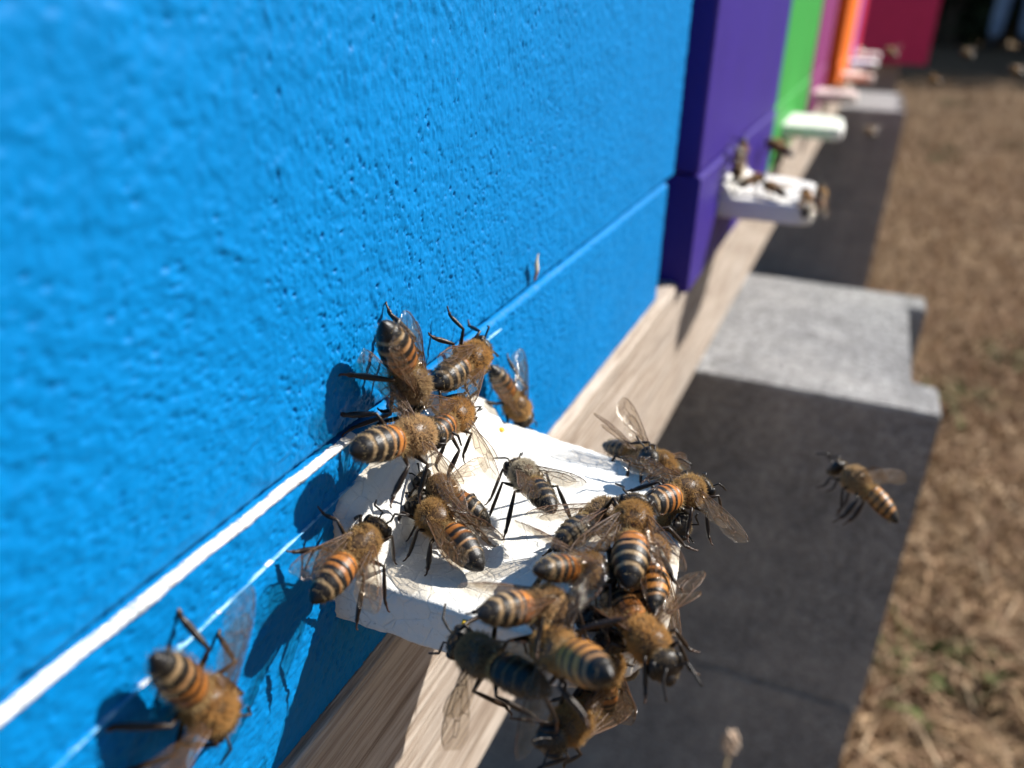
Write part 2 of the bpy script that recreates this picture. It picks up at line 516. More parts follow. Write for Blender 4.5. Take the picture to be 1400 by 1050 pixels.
def hive(name, label, color_mat, x, y0, y1, zb, board=None, board_mat_=None, fine=False, low_end=None, top=4.2, joint=-0.955, depth=5.6, xl=0.013):
    base = S(x, (y0 + y1) / 2, zb)
    h = empty(name, base, label, 'beehive', 'painted foam beehives in a row')
    inv = Matrix.Translation(-base)
    dz = tilt((y0 + y1) / 2)
    def part(nm, bm, m):
        o = bm_obj(nm, bm, m, h); o.matrix_parent_inverse = inv; return o
    if fine:
        fx_ = x - 0.02
    else: fx_ = x
    # upper box, front face at x
    bm = bmesh.new()
    add_box(bm, S(x - depth, y0, joint + 0.018 + dz), S(fx_, y1, 2.2 + dz), 0.03 * D, 3)
    if fine: pitted(bm, x, y0, y1, joint + 0.018 + dz, 2.2 + dz, Y_GRID, Z_UP)
    part('upper_box', bm, color_mat)
    # lower box: front stands a little proud with a chamfered top edge
    le = low_end if low_end else y1 - 0.05
    bm = bmesh.new()
    xq = x + xl - (0.02 if fine else 0)
    prof = [(x - depth, zb), (xq, zb), (xq, joint - 0.012 + dz), (x - 0.002 - (0.018 if fine else 0), joint + 0.006 + dz), (x - depth, joint + 0.006 + dz)]
    a = [bm.verts.new(S(px, y0 + 0.02, pz)) for px, pz in prof]
    b = [bm.verts.new(S(px, le, pz)) for px, pz in prof]
    bm.faces.new(a[::-1]); bm.faces.new(b)
    for i in range(5): bm.faces.new((a[i], a[(i + 1) % 5], b[(i + 1) % 5], b[i]))
    bmesh.ops.recalc_face_normals(bm, faces=bm.faces)
    bmesh.ops.bevel(bm, geom=list(bm.edges), offset=0.005 * D, segments=2, affect='EDGES')
    if fine: pitted(bm, x + xl, y0 + 0.02, le, zb, joint + 0.006 + dz, Y_GRID, Z_LOW, cham=0.017)
    part('lower_box', bm, color_mat)
    bm = bmesh.new()
    add_box(bm, S(x - depth - 0.05, y0 - 0.02, 2.2 + dz), S(x + 0.05, y1 + 0.02, 3.0 + dz), 0.08 * D, 3)
    part('roof', bm, color_mat)
    if board:
        by0, by1, bx1, bz = board
        landing_board(h, base, x + (xl if False else 0), by0, by1, bx1, bz, board_mat_ or M_BOARD_FAR, fine, 0.6 if y0 < 6 else 0)
    return h, base, inv

M_PURPLE = flat_paint('purple_paint', (0.030, 0.012, 0.20))
M_GREEN = flat_paint('green_paint', (0.035, 0.30, 0.05))
M_MAGENTA = flat_paint('magenta_paint', (0.22, 0.030, 0.145))
M_ORANGE = flat_paint('orange_paint', (0.80, 0.165, 0.010))
M_LAV = flat_paint('lavender_paint', (0.25, 0.14, 0.50))
M_CRIM = flat_paint('crimson_paint', (0.55, 0.008, 0.065))
M_RED = flat_paint('raspberry_paint', (0.52, 0.028, 0.115))

blue, bbase, binv = hive('blue_beehive', 'bright blue beehive filling the left side, white landing board full of bees', M_BLUE, 0.0, -0.6, 4.86, -1.655, None, low_end=4.67, fine=True)
lb = landing_board(blue, bbase, 0.0, 1.305, 2.17, 0.765, -1.27, M_BOARD, True)

# rough white strip along the ledge, and broken mould lines under it
def strip(pts, w, nm, mat, x=0.031):
    vs, fs = [], []
    for k, (y, z) in enumerate(pts):
        a = w * (0.75 + 0.5 * noise.noise(Vector((y * 9, 3, w * 100)))) + 0.35 * w * noise.noise(Vector((y * 40, 1, 0))) + 0.25 * w * noise.noise(Vector((y * 110, 4, 0)))
        b = w * (0.75 + 0.6 * noise.noise(Vector((y * 7, 8, w * 100))) + 0.4 * noise.noise(Vector((y * 33, 6, 0))) + 0.3 * noise.noise(Vector((y * 120, 9, 0))))
        q = 0.4 * w
        for px, pz in ((x - 0.012, z + a + q), (x + 0.002, z + a), (x + 0.006, z), (x + 0.002, z - b), (x - 0.012, z - b - q)):
            vs.append(S(px, y, pz))
    n = len(pts)
    for k in range(n - 1):
        for i in range(4):
            fs.append((k * 5 + i, k * 5 + i + 1, k * 5 + 6 + i, k * 5 + 5 + i))
    o = mesh_obj(nm, vs, fs, mat, blue, True); o.matrix_parent_inverse = binv
    return o
strip([(y, -0.958) for y in np.linspace(-0.55, 1.43, 700)], 0.0092, 'white_edge', M_WHITE, 0.016)
def mould(y): return -1.125 + 0.042 * (y - 0.3) if y < 1.5 else -0.994
strip([(y, mould(y)) for y in np.linspace(-0.55, 1.42, 400)], 0.0015, 'mould_line', M_PALE, 0.0148)
strip([(y, mould(y)) for y in np.linspace(1.95, 2.3, 120)], 0.0009, 'mould_line', M_PALE, 0.0146)
for a, b in [(0.735, 0.755), (0.93, 0.938), (1.08, 1.10), (2.05, 2.07)]:  # short white pieces along the mould lines
    strip([(y, mould(y)) for y in np.linspace(a, b, 8)], 0.0020, 'white_fleck', M_WHITE, 0.0155)

hive('purple_beehive', 'purple beehive next along the row after the blue one', M_PURPLE, 0.10, 5.12, 9.08, -1.74, (5.98, 7.03, 0.66, -1.275))
hive('green_beehive', 'bright green beehive beyond the purple one', M_GREEN, 0.05, 9.45, 13.9, -1.74, (10.45, 11.7, 0.68, -1.31))
hive('magenta_beehive', 'magenta beehive between the green and the orange hives', M_MAGENTA, 0.04, 14.2, 17.9, -1.78, (15.1, 16.2, 0.70, -1.36), M_BOARD_PINK)
hive('orange_beehive', 'orange beehive standing proud of the row, near side in dark shade', M_ORANGE, 0.24, 18.15, 23.6, -1.80, (20.0, 21.2, 0.66, -1.40), M_BOARD_PINK)
hive('lavender_beehive', 'lavender beehive seen as a thin strip beyond the orange one', M_LAV, 0.15, 24.0, 28.6, -1.84, (25.6, 26.8, 0.75, -1.44))
hive('crimson_beehive', 'crimson beehive seen as a thin sunlit strip before the far raspberry hive', M_CRIM, 0.15, 29.0, 33.6, -1.88, (30.8, 32.0, 0.75, -1.48))
# end hive, turned to the row so that its shaded side faces the lens
h, b, inv = hive('raspberry_beehive', 'raspberry red beehive at the far end, broad shaded side facing the lens', M_RED, 3.15, 50.5, 55.5, -2.85, None, depth=4.2, joint=-1.9, xl=0.013)

# small things on the blue wall
vs, fs = [], []
for k in range(9):
    t = k / 8
    w = 0.014 * math.sin(math.pi * min(1, t * 0.8 + 0.15)) + 0.002
    z = -0.912 + 0.10 * t
    for a in range(5):
        an = 2 * math.pi * a / 5
        vs.append(S(0.018 + 0.35 * w * math.cos(an) + 0.012 * t, 2.585 + w * math.sin(an) + 0.01 * math.sin(6 * t), z))
for k in range(8):
    for a in range(5):
        fs.append((k * 5 + a, k * 5 + (a + 1) % 5, k * 5 + 5 + (a + 1) % 5, k * 5 + 5 + a))
hc = np.tile(np.array([0.62, 0.55, 0.42]), (45, 1)); hc[:15] = (0.32, 0.12, 0.03)
tag(mesh_obj('seed_husk', vs, fs, M_STRAW, None, True, hc), 'pale seed husk with brown tip stuck on the blue wall above the ledge', 'husk')
def crumb(p, r, mat, label, cat):
    bm = bmesh.new(); bmesh.ops.create_icosphere(bm, subdivisions=2, radius=r * D)
    for v in bm.verts: v.co *= 1 + 0.35 * noise.noise(v.co / (r * D) * 1.3 + Vector(p))
    for v in bm.verts: v.co.z *= 0.6
    o = bm_obj('pollen_crumb' if cat == 'pollen' else 'propolis_crumb', bm, mat, None, True); o.location = S(*p)
    tag(o, label, cat)
crumb((0.10, 2.12, -1.262), 0.012, M_POLLEN, 'yellow pollen crumb near the far corner of the white board', 'pollen')
crumb((0.37, 1.300, -1.292), 0.010, M_POLLEN, 'yellow pollen crumb on the near edge of the white board', 'pollen')
crumb((0.155, 1.52, -1.20), 0.011, M_AMBER, 'amber propolis crumb on the raised shoulder of the board', 'propolis')
crumb((0.47, 1.64, -1.255), 0.014, M_AMBER, 'amber propolis crumb behind the bee that faces away', 'propolis')

# ------------------------------------------------------------------ bees
SEG = [-0.135, -0.225, -0.315, -0.405, -0.49, -0.57, -0.65]
PROF = [(0.362, 0.0, 0.0), (0.358, 0.045, 0.04), (0.345, 0.085, 0.085), (0.325, 0.130, 0.118), (0.295, 0.150, 0.132), (0.265, 0.148, 0.130), (0.242, 0.12, 0.105), (0.224, 0.07, 0.065), (0.21, 0.05, 0.05),
        (0.195, 0.075, 0.08), (0.175, 0.112, 0.12), (0.14, 0.142, 0.148), (0.10, 0.158, 0.163), (0.05, 0.163, 0.168), (0.0, 0.16, 0.163), (-0.045, 0.147, 0.15), (-0.08, 0.125, 0.13), (-0.105, 0.095, 0.10), (-0.122, 0.05, 0.055), (-0.132, 0.036, 0.04)]
AB = [(-0.138, 0.045, 0.048), (-0.155, 0.085, 0.085), (-0.18, 0.122, 0.115), (-0.22, 0.148, 0.137), (-0.28, 0.162, 0.150), (-0.35, 0.166, 0.152), (-0.42, 0.158, 0.143), (-0.49, 0.135, 0.122), (-0.55, 0.105, 0.095), (-0.60, 0.068, 0.062), (-0.635, 0.03, 0.03), (-0.648, 0.0, 0.0)]
PROF = [(x, w * (0.86 if x > 0.21 else 0.84), q * (0.88 if x > 0.21 else 0.84)) for x, w, q in PROF]
AB = [(x, w * 0.83, q * 0.84) for x, w, q in AB]
_ax = np.array([a[0] for a in AB])[::-1]; _aw = np.array([a[1] for a in AB])[::-1]; _ah = np.array([a[2] for a in AB])[::-1]
_px = np.array([a[0] for a in PROF])[::-1]; _pw = np.array([a[1] for a in PROF])[::-1]; _ph = np.array([a[2] for a in PROF])[::-1]
def half(x):
    if x < -0.133: return float(np.interp(x, _ax, _aw)), float(np.interp(x, _ax, _ah))
    return float(np.interp(x, _px, _pw)), float(np.interp(x, _px, _ph))
def seg_of(x):
    for k in range(6):
        if x > SEG[k + 1]: return k, (SEG[k] - x) / (SEG[k] - SEG[k + 1])
    return 5, 1.0
ORANGE = np.array([0.38, 0.135, 0.026]) ; BLACK = np.array([0.010, 0.0075, 0.006]); PALE = np.array([0.34, 0.225, 0.115]); BROWN = np.array([0.05, 0.026, 0.012])
def sstep(a, b, x): x = min(1, max(0, (x - a) / (b - a))); return x * x * (3 - 2 * x)
def body_color(x, ang, norange, dark, sd=0.0):
    if x > 0.21: return BLACK * 1.3
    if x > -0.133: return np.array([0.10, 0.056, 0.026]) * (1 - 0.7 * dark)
    wob = 0.010 * noise.noise(Vector((2.2 * math.cos(ang), 2.2 * math.sin(ang), x * 9 + sd)))
    x = x + wob + 0.018 * abs(math.cos(ang)) ** 3
    k, t = seg_of(min(x, -0.136))
    vb = 0.12 * math.sin(sd * 1.9); vt = 1 + 0.22 * math.sin(sd * 2.7)
    mott = vt + 0.35 * noise.noise(Vector((5 * math.cos(ang), 5 * math.sin(ang), x * 22 + sd * 2)))
    if k < norange:
        edge = 0.90 - (0.20 if norange < 4 else 0.07) * k
        o = (ORANGE * (1.08 - 0.20 * k) if norange < 4 else np.array([0.50, 0.215, 0.050]) * (1.0 - 0.05 * k)) * mott
        c = o + (BLACK - o) * sstep(edge - 0.18 + vb, edge + 0.04 + 0.5 * vb, t)
        c = c + (BROWN - c) * (0.7 * (1 - sstep(0.0, 0.2, t)) if k == 0 else 0.35 * (1 - sstep(0, 0.15, t)))
    elif k < 5:
        o = PALE * mott * (0.9 if k > norange else 1.0)
        if k == norange: o = o * 0.5 + ORANGE * 0.45
        c = o + (BLACK - o) * sstep(0.17 + 0.7 * vb, 0.38 + vb, t)
    else: c = BLACK
    u = sstep(0.25, 0.7, -math.sin(ang))
    c = c * (1 - 0.5 * u) + BROWN * 0.5 * u
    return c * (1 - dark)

def tube(V, F, Cc, pts, radii, col, sides=7, flat=None):
    pts = [Vector(p) for p in pts]
    b0 = len(V)
    n = len(pts)
    prev = None
    for i, p in enumerate(pts):
        t = (pts[min(i + 1, n - 1)] - pts[max(i - 1, 0)]).normalized()
        ref = prev if prev is not None else (Vector((0, 0, 1)) if abs(t.z) < 0.9 else Vector((1, 0, 0)))
        u = (ref - t * ref.dot(t)).normalized(); prev = u
        w = t.cross(u)
        for k in range(sides):
            a = 2 * math.pi * k / sides
            f = flat[i] if flat else 1.0
            V.append(p + (u * math.cos(a) * f + w * math.sin(a)) * radii[i]); Cc.append(col[i] if isinstance(col, list) else col)
    for i in range(n - 1):
        for k in range(sides):
            F.append((b0 + i * sides + k, b0 + i * sides + (k + 1) % sides, b0 + (i + 1) * sides + (k + 1) % sides, b0 + (i + 1) * sides + k))
    F.append(tuple(b0 + k for k in range(sides))[::-1])
    F.append(tuple(b0 + (n - 1) * sides + k for k in range(sides)))

def smooth_path(key, rad, per=4):
    P = [Vector(k) for k in key]
    out, rr = [], []
    for i in range(len(P) - 1):
        for j in range(per):
            t = j / per
            out.append(P[i].lerp(P[i + 1], t))
            r0, r1, r2 = rad[i]
            rr.append((1 - t) ** 2 * r0 + 2 * t * (1 - t) * r1 + t * t * r2)
    out.append(P[-1]); rr.append(rad[-1][2])
    return out, rr

def wing_mesh(name, side, length, width, hind):
    top = [(0, 0.02), (0.08, 0.10), (0.25, 0.17), (0.5, 0.26), (0.75, 0.30), (0.92, 0.24), (1.0, 0.05)]
    bot = [(0, -0.05), (0.10, -0.12), (0.25, -0.30), (0.5, -0.58), (0.75, -0.70), (0.92, -0.52), (1.0, 0.05)]
    if hind: bot = [(0, -0.05), (0.10, -0.28), (0.25, -0.55), (0.5, -0.72), (0.75, -0.62), (0.92, -0.35), (1.0, 0.05)]
    ns, nt = 20, 9
    V, F, mi = [], [], []
    def pt(s, t):
        a = np.interp(s, [p[0] for p in top], [p[1] for p in top]); b = np.interp(s, [p[0] for p in bot], [p[1] for p in bot])
        y = (b + (a - b) * t) * width
        x = s * length - 0.02 * (1 - t) * math.sin(math.pi * s)
        z = 0.018 * math.sin(math.pi * s) - 0.016 * (2 * t - 1) ** 2 + 0.006 * noise.noise(Vector((s * 7, t * 5, hind * 3.0)))
        return Vector((-x, side * y, z))
    for i in range(ns + 1):
        for j in range(nt + 1):
            s = 1 - (1 - i / ns) ** 1.3
            V.append(pt(min(s, 0.995), j / nt))
    for i in range(ns):
        for j in range(nt):
            k = i * (nt + 1) + j
            F.append((k, k + 1, k + nt + 2, k + nt + 1) if side > 0 else (k, k + nt + 1, k + nt + 2, k + 1)); mi.append(0)
    if hind: lines = [[(0, 1), (.3, .98), (.7, .98), (.95, .9)], [(0, .7), (.25, .62), (.6, .55), (.8, .5)], [(0, .4), (.2, .3), (.4, .2)], [(.25, .62), (.4, .98)]]
    else: lines = [[(0, 1), (.25, .985), (.5, .985), (.8, .985), (.97, .9)], [(0, .75), (.3, .72), (.55, .74), (.62, .985)], [(0, .5), (.25, .42), (.5, .36), (.8, .36)], [(.3, .72), (.36, .40)], [(.55, .74), (.62, .55), (.8, .5), (.9, .62)],
                   [(.62, .55), (.6, .36)], [(.8, .5), (.8, .36)], [(.08, .2), (.3, .07), (.55, .03)], [(.5, .36), (.52, .05)], [(.62, .985), (.72, .8), (.88, .95)]]
    for ln in lines:
        P, R = [], []
        for a, b in zip(ln[:-1], ln[1:]):
            for q in range(4):
                u = q / 4; P.append(pt(a[0] + (b[0] - a[0]) * u, a[1] + (b[1] - a[1]) * u))
        P.append(pt(*ln[-1]))
        th = 0.0062 if ln is lines[0] else 0.0036
        R = [th * (1 - 0.5 * i / len(P)) for i in range(len(P))]
        f0 = len(F); cc = []
        tube(V, F, cc, P, R, BROWN, 4)
        mi += [1] * (len(F) - f0)
    me = bpy.data.meshes.new(name)
    me.from_pydata([tuple(v) for v in V], [], F)
    me.materials.append(M_WING); me.materials.append(M_VEIN)
    me.polygons.foreach_set('material_index', mi)
    me.polygons.foreach_set('use_smooth', [True] * len(me.polygons))
    return me
WINGS = {(s, h): wing_mesh('hindwing' if h else 'forewing', s, 0.47 if h else 0.67, 0.18 if h else 0.225, h) for s in (1, -1) for h in (False, True)}

def fur_points(n, x0, x1, bend, rs, fn=None):
    x = rs.uniform(x0, x1, n); a = rs.uniform(0, 2 * math.pi, n)
    w = np.where(x < -0.133, np.interp(x, _ax, _aw), np.interp(x, _px, _pw)); h = np.where(x < -0.133, np.interp(x, _ax, _ah), np.interp(x, _px, _ph))
    p = np.stack([x, w * np.cos(a), h * np.sin(a) + zc(x, bend)], 1)
    nrm = np.stack([np.zeros(n), np.cos(a) / np.maximum(w, .02), np.sin(a) / np.maximum(h, .02)], 1)
    w2 = np.where(x - .01 < -0.133, np.interp(x - .01, _ax, _aw), np.interp(x - .01, _px, _pw))
    nrm /= np.linalg.norm(nrm, axis=1)[:, None]
    nrm[:, 0] = (w2 - w) / 0.01 * 0.7
    nrm /= np.linalg.norm(nrm, axis=1)[:, None]
    return p, nrm, a
def zc(x, bend):
    x = np.asarray(x, float)
    z = np.where(x > 0.2, -0.045 * np.clip((x - 0.2) / 0.1, 0, 1), 0.0)
    t = np.clip((-0.12 - x) / 0.53, 0, 1)
    return z - bend * t ** 1.4 - 0.02 * t

JOBS = []
def build_bee(spec):
    """one honey bee: body (single mesh), fur, four wings, under an Empty"""
    (label, head, tail, upv, sup, wing, norange, dark, bend, seed) = spec
    rs = np.random.default_rng(seed)
    head, tail, upv = Vector(head), Vector(tail), Vector(upv)
    L = (head - tail).length
    fx = (head - tail).normalized()
    uz = (upv - fx * upv.dot(fx)).normalized()
    uy = uz.cross(fx)
    org = tail + fx * (0.645 * L)
    root = empty('honey_bee', S(*org), label, 'bee', 'honey bees')
    R = Matrix((fx, uy, uz)).transposed()
    root.rotation_euler = R.to_euler()
    root.scale = (L * D,) * 3
    Ri = R.transposed()
    def loc(p): return (Ri @ (Vector(p) - org)) / L
    # support plane in local space
    if sup == 'F': pl = None
    else:
        q, nn = {'B': ((0.4, 1.6, -1.262), (0, 0, 1)), 'W': ((0, 1, -1), (1, 0, 0)), 'L': ((0.03, 1, -1), (1, 0, 0)), 'PB': ((0.4, 6.5, -1.27), (0, 0, 1)), 'PW': ((0.1, 6.5, -1.27), (1, 0, 0)), 'N': (org - uz * 0.21 * L, uz), 'NB': ((0.4, 1.305, -1.3), (0, -1, 0))}[sup]
        pl = (loc(q), Ri @ Vector(nn))
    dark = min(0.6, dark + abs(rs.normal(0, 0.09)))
    fat = rs.normal(1.0, 0.045)
    V, F, Cc = [], [], []
    # continuous head - thorax - abdomen
    xs = [p[0] for p in PROF]
    k = -0.137
    xs += list(np.linspace(-0.137, -0.645, 66)) + [-0.648]
    ns = 30
    for x in xs:
        w, h = half(x)
        if x < -0.14 and x > -0.62:
            kk, t = seg_of(x); f = 1 + 0.045 * (min(t, 0.95) - 0.6)
            w *= f * fat; h *= f * fat
        z0 = float(zc(x, bend))
        for j in range(ns):
            a = 2 * math.pi * j / ns
            V.append(Vector((x, w * math.cos(a), h * math.sin(a) * (0.9 if math.sin(a) < 0 and x < -.13 else 1) + z0)))
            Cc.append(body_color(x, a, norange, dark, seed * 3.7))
    nx = len(xs)
    for i in range(nx - 1):
        for j in range(ns):
            F.append((i * ns + j, (i + 1) * ns + j, (i + 1) * ns + (j + 1) % ns, i * ns + (j + 1) % ns))
    F.append(tuple(range(ns))); F.append(tuple((nx - 1) * ns + j for j in range(ns))[::-1])
    nb_v, nb_f = len(V), len(F)
    # eyes
    def ell(c, r, col, nu=10, nv=14):
        b0 = len(V)
        for i in range(1, nu):
            th = math.pi * i / nu
            for j in range(nv):
                ph = 2 * math.pi * j / nv
                V.append(Vector((c[0] + r[0] * math.sin(th) * math.cos(ph), c[1] + r[1] * math.sin(th) * math.sin(ph), c[2] + r[2] * math.cos(th)))); Cc.append(col)
        for i in range(nu - 2):
            for j in range(nv):
                F.append((b0 + i * nv + j, b0 + (i + 1) * nv + j, b0 + (i + 1) * nv + (j + 1) % nv, b0 + i * nv + (j + 1) % nv))
        F.append(tuple(b0 + j for j in range(nv))); F.append(tuple(b0 + (nu - 2) * nv + j for j in range(nv))[::-1])
    zh = float(zc(0.29, bend))
    for s in (1, -1): ell((0.294, s * 0.101, zh + 0.010), (0.050, 0.038, 0.084), BLACK * 0.8)
    ell((0.345, 0, zh - 0.075), (0.035, 0.05, 0.055), BLACK * 2)              # mandibles and lip
    # antennae
    for s in (1, -1):
        j = rs.normal(0, 0.025, 6)
        P = [(0.340, s * 0.030, zh + 0.02), (0.40, s * (0.075 + j[0]), zh + 0.075 + j[1]), (0.45, s * (0.11 + j[2]), zh + 0.06 + j[3]), (0.545, s * (0.16 + j[4]), zh + 0.0 + j[5])]
        P, Rr = smooth_path(P, [(0.010, 0.008, 0.009), (0.009, 0.011, 0.011), (0.011, 0.011, 0.008)], 4)
        tube(V, F, Cc, P, Rr, BLACK * 1.5, 6)
    # legs
    hips = [(0.115, 0.05, -0.10), (0.02, 0.058, -0.115), (-0.07, 0.052, -0.10)]
    feet = [(0.37, 0.27), (0.02, 0.46), (-0.38, 0.37)]
    for li in range(3):
        for s in (1, -1):
            hx, hy, hz = hips[li]; hip = Vector((hx, s * hy, hz))
            f2 = Vector((feet[li][0] + rs.normal(0, 0.05), s * (feet[li][1] + rs.normal(0, 0.045)), 0))
            if pl is None:
                ft = hip + Vector(((0.12, -0.08, -0.10)[li] + rs.normal(0, .03), s * (0.10 + rs.normal(0, .02)), -0.26 - 0.09 * li))
                knee = hip + Vector(((0.12, 0.02, -0.10)[li], s * 0.10, -0.06)); ank = knee.lerp(ft, 0.62) + Vector((-.03, 0, 0))
            else:
                dn = pl[1].z
                den = -1.0
                f2.z = (pl[1].dot(pl[0]) - pl[1].x * f2.x - pl[1].y * f2.y) / (dn if abs(dn) > 0.15 else 0.15) + 0.012
                d = f2 - hip
                f2.z = max(min(f2.z, 0.12), -0.52)
                d = f2 - hip
                if d.length > 0.54: f2 = hip + d * (0.54 / d.length)
                ft = f2
                d = ft - hip
                dh = Vector((d.x, d.y, 0))
                short = max(0.0, 0.62 - d.length)
                knee = hip + dh * (0.46 + 0.1 * rs.random()) + Vector((0, 0, 0.06 + 0.32 * short + max(0, d.z * 0.5)))
                ank = hip + dh * (0.80 + 0.08 * rs.random()) + Vector((0, 0, d.z * 0.80 + 0.015))
            hind = li == 2
            b = (1.9 if pl is None else 1.35) if hind else 1.0
            key = [hip.lerp(knee, -0.35) if False else hip + Vector((0, -s * 0.02, 0.05)), hip, knee, ank, ank.lerp(ft, 0.55), ft, ft + (ft - ank).normalized() * 0.015 + Vector((0.008, s * .012, 0))]
            rad = [(0.018, 0.018, 0.016), (0.014, 0.024, 0.012), (0.013, 0.021 * b, 0.018 * b), (0.012 * b, 0.018 * b, 0.010), (0.009, 0.009, 0.007), (0.007, 0.009, 0.005)]
            P, Rr = smooth_path(key, rad, 4)
            tone = BROWN * rs.uniform(0.25, 0.5)
            cols = [tone if i < 15 else tone * 0.5 + np.array([0.045, 0.018, 0.007]) for i in range(len(P))]
            tube(V, F, Cc, P, Rr, cols, 8)
    Ca = np.array(Cc)
    body = mesh_obj('body', V[:nb_v], F[:nb_f], M_BEE, root, True, Ca[:nb_v])
    limbs = mesh_obj('limbs', V[nb_v:], [tuple(i - nb_v for i in f) for f in F[nb_f:]], M_BEE, None, True, Ca[nb_v:])
    for q in (body, limbs):
        bq = bmesh.new(); bq.from_mesh(q.data); bmesh.ops.recalc_face_normals(bq, faces=bq.faces); bq.to_mesh(q.data); bq.free()
    limbs.parent = root
    mb = body.modifiers.new('union', 'BOOLEAN'); mb.operation = 'UNION'; mb.solver = 'EXACT'; mb.object = limbs
    JOBS.append((body, limbs, V, Ca))
    # fur
    P, NRM, A = fur_points(6200, -0.118, 0.20, bend, rs)
    br = 0.06 if seed % 3 == 0 else 0.035
    bald = ((P[:, 0] + 0.035) ** 2 / br ** 2 + P[:, 1] ** 2 / (br * 1.1) ** 2 < 1) & (P[:, 2] > 0)
    wingpit = (np.abs(P[:, 0] - 0.02) < 0.05) & (np.abs(np.abs(P[:, 1]) - 0.10) < 0.03) & (P[:, 2] > 0.03)
    keep = ~(bald & (rs.random(len(P)) < 0.85)) & ~(wingpit & (rs.random(len(P)) < 0.7))
    P, NRM = P[keep], NRM[keep]
    ln = rs.uniform(0.016, 0.042, len(P)) * np.where(P[:, 0] > 0.15, 0.6, 1.0); ln *= np.where(P[:, 2] < -0.03, 1.25, 1.0)
    dr = NRM + np.stack([rs.normal(-0.25, 0.22, len(P)), rs.normal(0, 0.22, len(P)), rs.normal(0, 0.22, len(P))], 1)
    tan = (np.array([0.75, 0.48, 0.20]), np.array([0.74, 0.52, 0.28]), np.array([0.77, 0.45, 0.16]))[seed % 3] * rs.uniform(0.7, 1.15)
    if seed == 8: tan = np.array([0.80, 0.70, 0.52])
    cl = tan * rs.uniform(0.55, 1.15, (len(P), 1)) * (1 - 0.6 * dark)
    sets = [(P, dr, ln, cl, 0.0015)]
    P, NRM, A = fur_points(800, 0.225, 0.345, bend, rs)
    keep = (np.abs(np.cos(A)) < 0.72); P, NRM = P[keep], NRM[keep]
    sets.append((P, NRM + rs.normal(0, 0.3, P.shape), rs.uniform(0.012, 0.028, len(P)), np.array([0.34, 0.24, 0.12]) * rs.uniform(0.4, 1.2, (len(P), 1)), 0.0017))
    P, NRM, A = fur_points(550, -0.20, -0.14, bend, rs)
    sets.append((P, NRM + np.array([-0.5, 0, 0]) + rs.normal(0, 0.3, P.shape), rs.uniform(0.02, 0.045, len(P)), np.array([0.55, 0.39, 0.18]) * rs.uniform(0.6, 1.1, (len(P), 1)), 0.0018))
    P, NRM, A = fur_points(3000, -0.58, -0.22, bend, rs)
    so_ = [seg_of(x) for x in P[:, 0]]
    keep = np.array([(k >= norange and t < 0.28 and rs.random() < 0.55) or rs.random() < 0.07 for k, t in so_]); P, NRM = P[keep], NRM[keep]
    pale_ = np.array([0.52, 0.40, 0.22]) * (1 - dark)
    sets.append((P, NRM * 0.35 + np.array([-1.0, 0, 0]) + rs.normal(0, 0.2, P.shape), rs.uniform(0.012, 0.024, len(P)), pale_ * rs.uniform(0.5, 1.1, (len(P), 1)), 0.0016))
    P = np.concatenate([s[0] for s in sets]); dr = np.concatenate([s[1] for s in sets]); ln = np.concatenate([s[2] for s in sets]); cl = np.concatenate([s[3] for s in sets])
    rd = np.concatenate([np.full(len(s[0]), s[4]) for s in sets])
    dr /= np.linalg.norm(dr, axis=1)[:, None]
    n = len(P)
    pts = np.zeros((n, 4, 3), 'f4')
    curl = rs.normal(0, 0.32, (n, 3))
    for q in range(4):
        t = q / 3
        pts[:, q] = P - dr * 0.006 + (dr * t + curl * t * t) * ln[:, None]
    hc = bpy.data.hair_curves.new('fur')
    hc.add_curves([4] * n)
    hc.attributes['position'].data.foreach_set('vector', pts.ravel())
    ra = hc.attributes.get('radius') or hc.attributes.new('radius', 'FLOAT', 'POINT')
    ra.data.foreach_set('value', (rd[:, None] * np.array([1.0, 0.85, 0.6, 0.2])[None]).astype('f4').ravel())
    ca = hc.attributes.new('tint', 'FLOAT_COLOR', 'CURVE')
    c4 = np.ones((n, 4), 'f4'); c4[:, :3] = cl
    ca.data.foreach_set('color', c4.ravel())
    hc.materials.append(M_FUR)
    fo = bpy.data.objects.new('fur', hc); COL.objects.link(fo); fo.parent = root
    # wings: (yaw left, yaw right, pitch)
    yl, yr, pit = wing
    for s, yaw in ((1, yl), (-1, yr)):
        for hind in (False, True):
            o = bpy.data.objects.new('hindwing' if hind else 'forewing', WINGS[(s, hind)])
            COL.objects.link(o); o.parent = root
            yw = math.radians(yaw + (6 if hind else 0) * (1 if yaw < 60 else 3)) * -s
            o.location = (-0.035 if hind else 0.035, s * 0.085, 0.085 if hind else 0.10)
            o.rotation_euler = Matrix.Rotation(yw, 3, 'Z').to_4x4().to_3x3().to_euler()
            o.rotation_euler = (Matrix.Rotation(yw, 3, 'Z') @ Matrix.Rotation(math.radians(pit + rs.normal(0, 3)), 3, 'Y') @ Matrix.Rotation(math.radians(s * (14 + rs.normal(0, 5))), 3, 'X')).to_euler()
    return root

FOLD = (9, 11, 2); VEE = (18, 20, 4); HALF = (42, 30, 10)
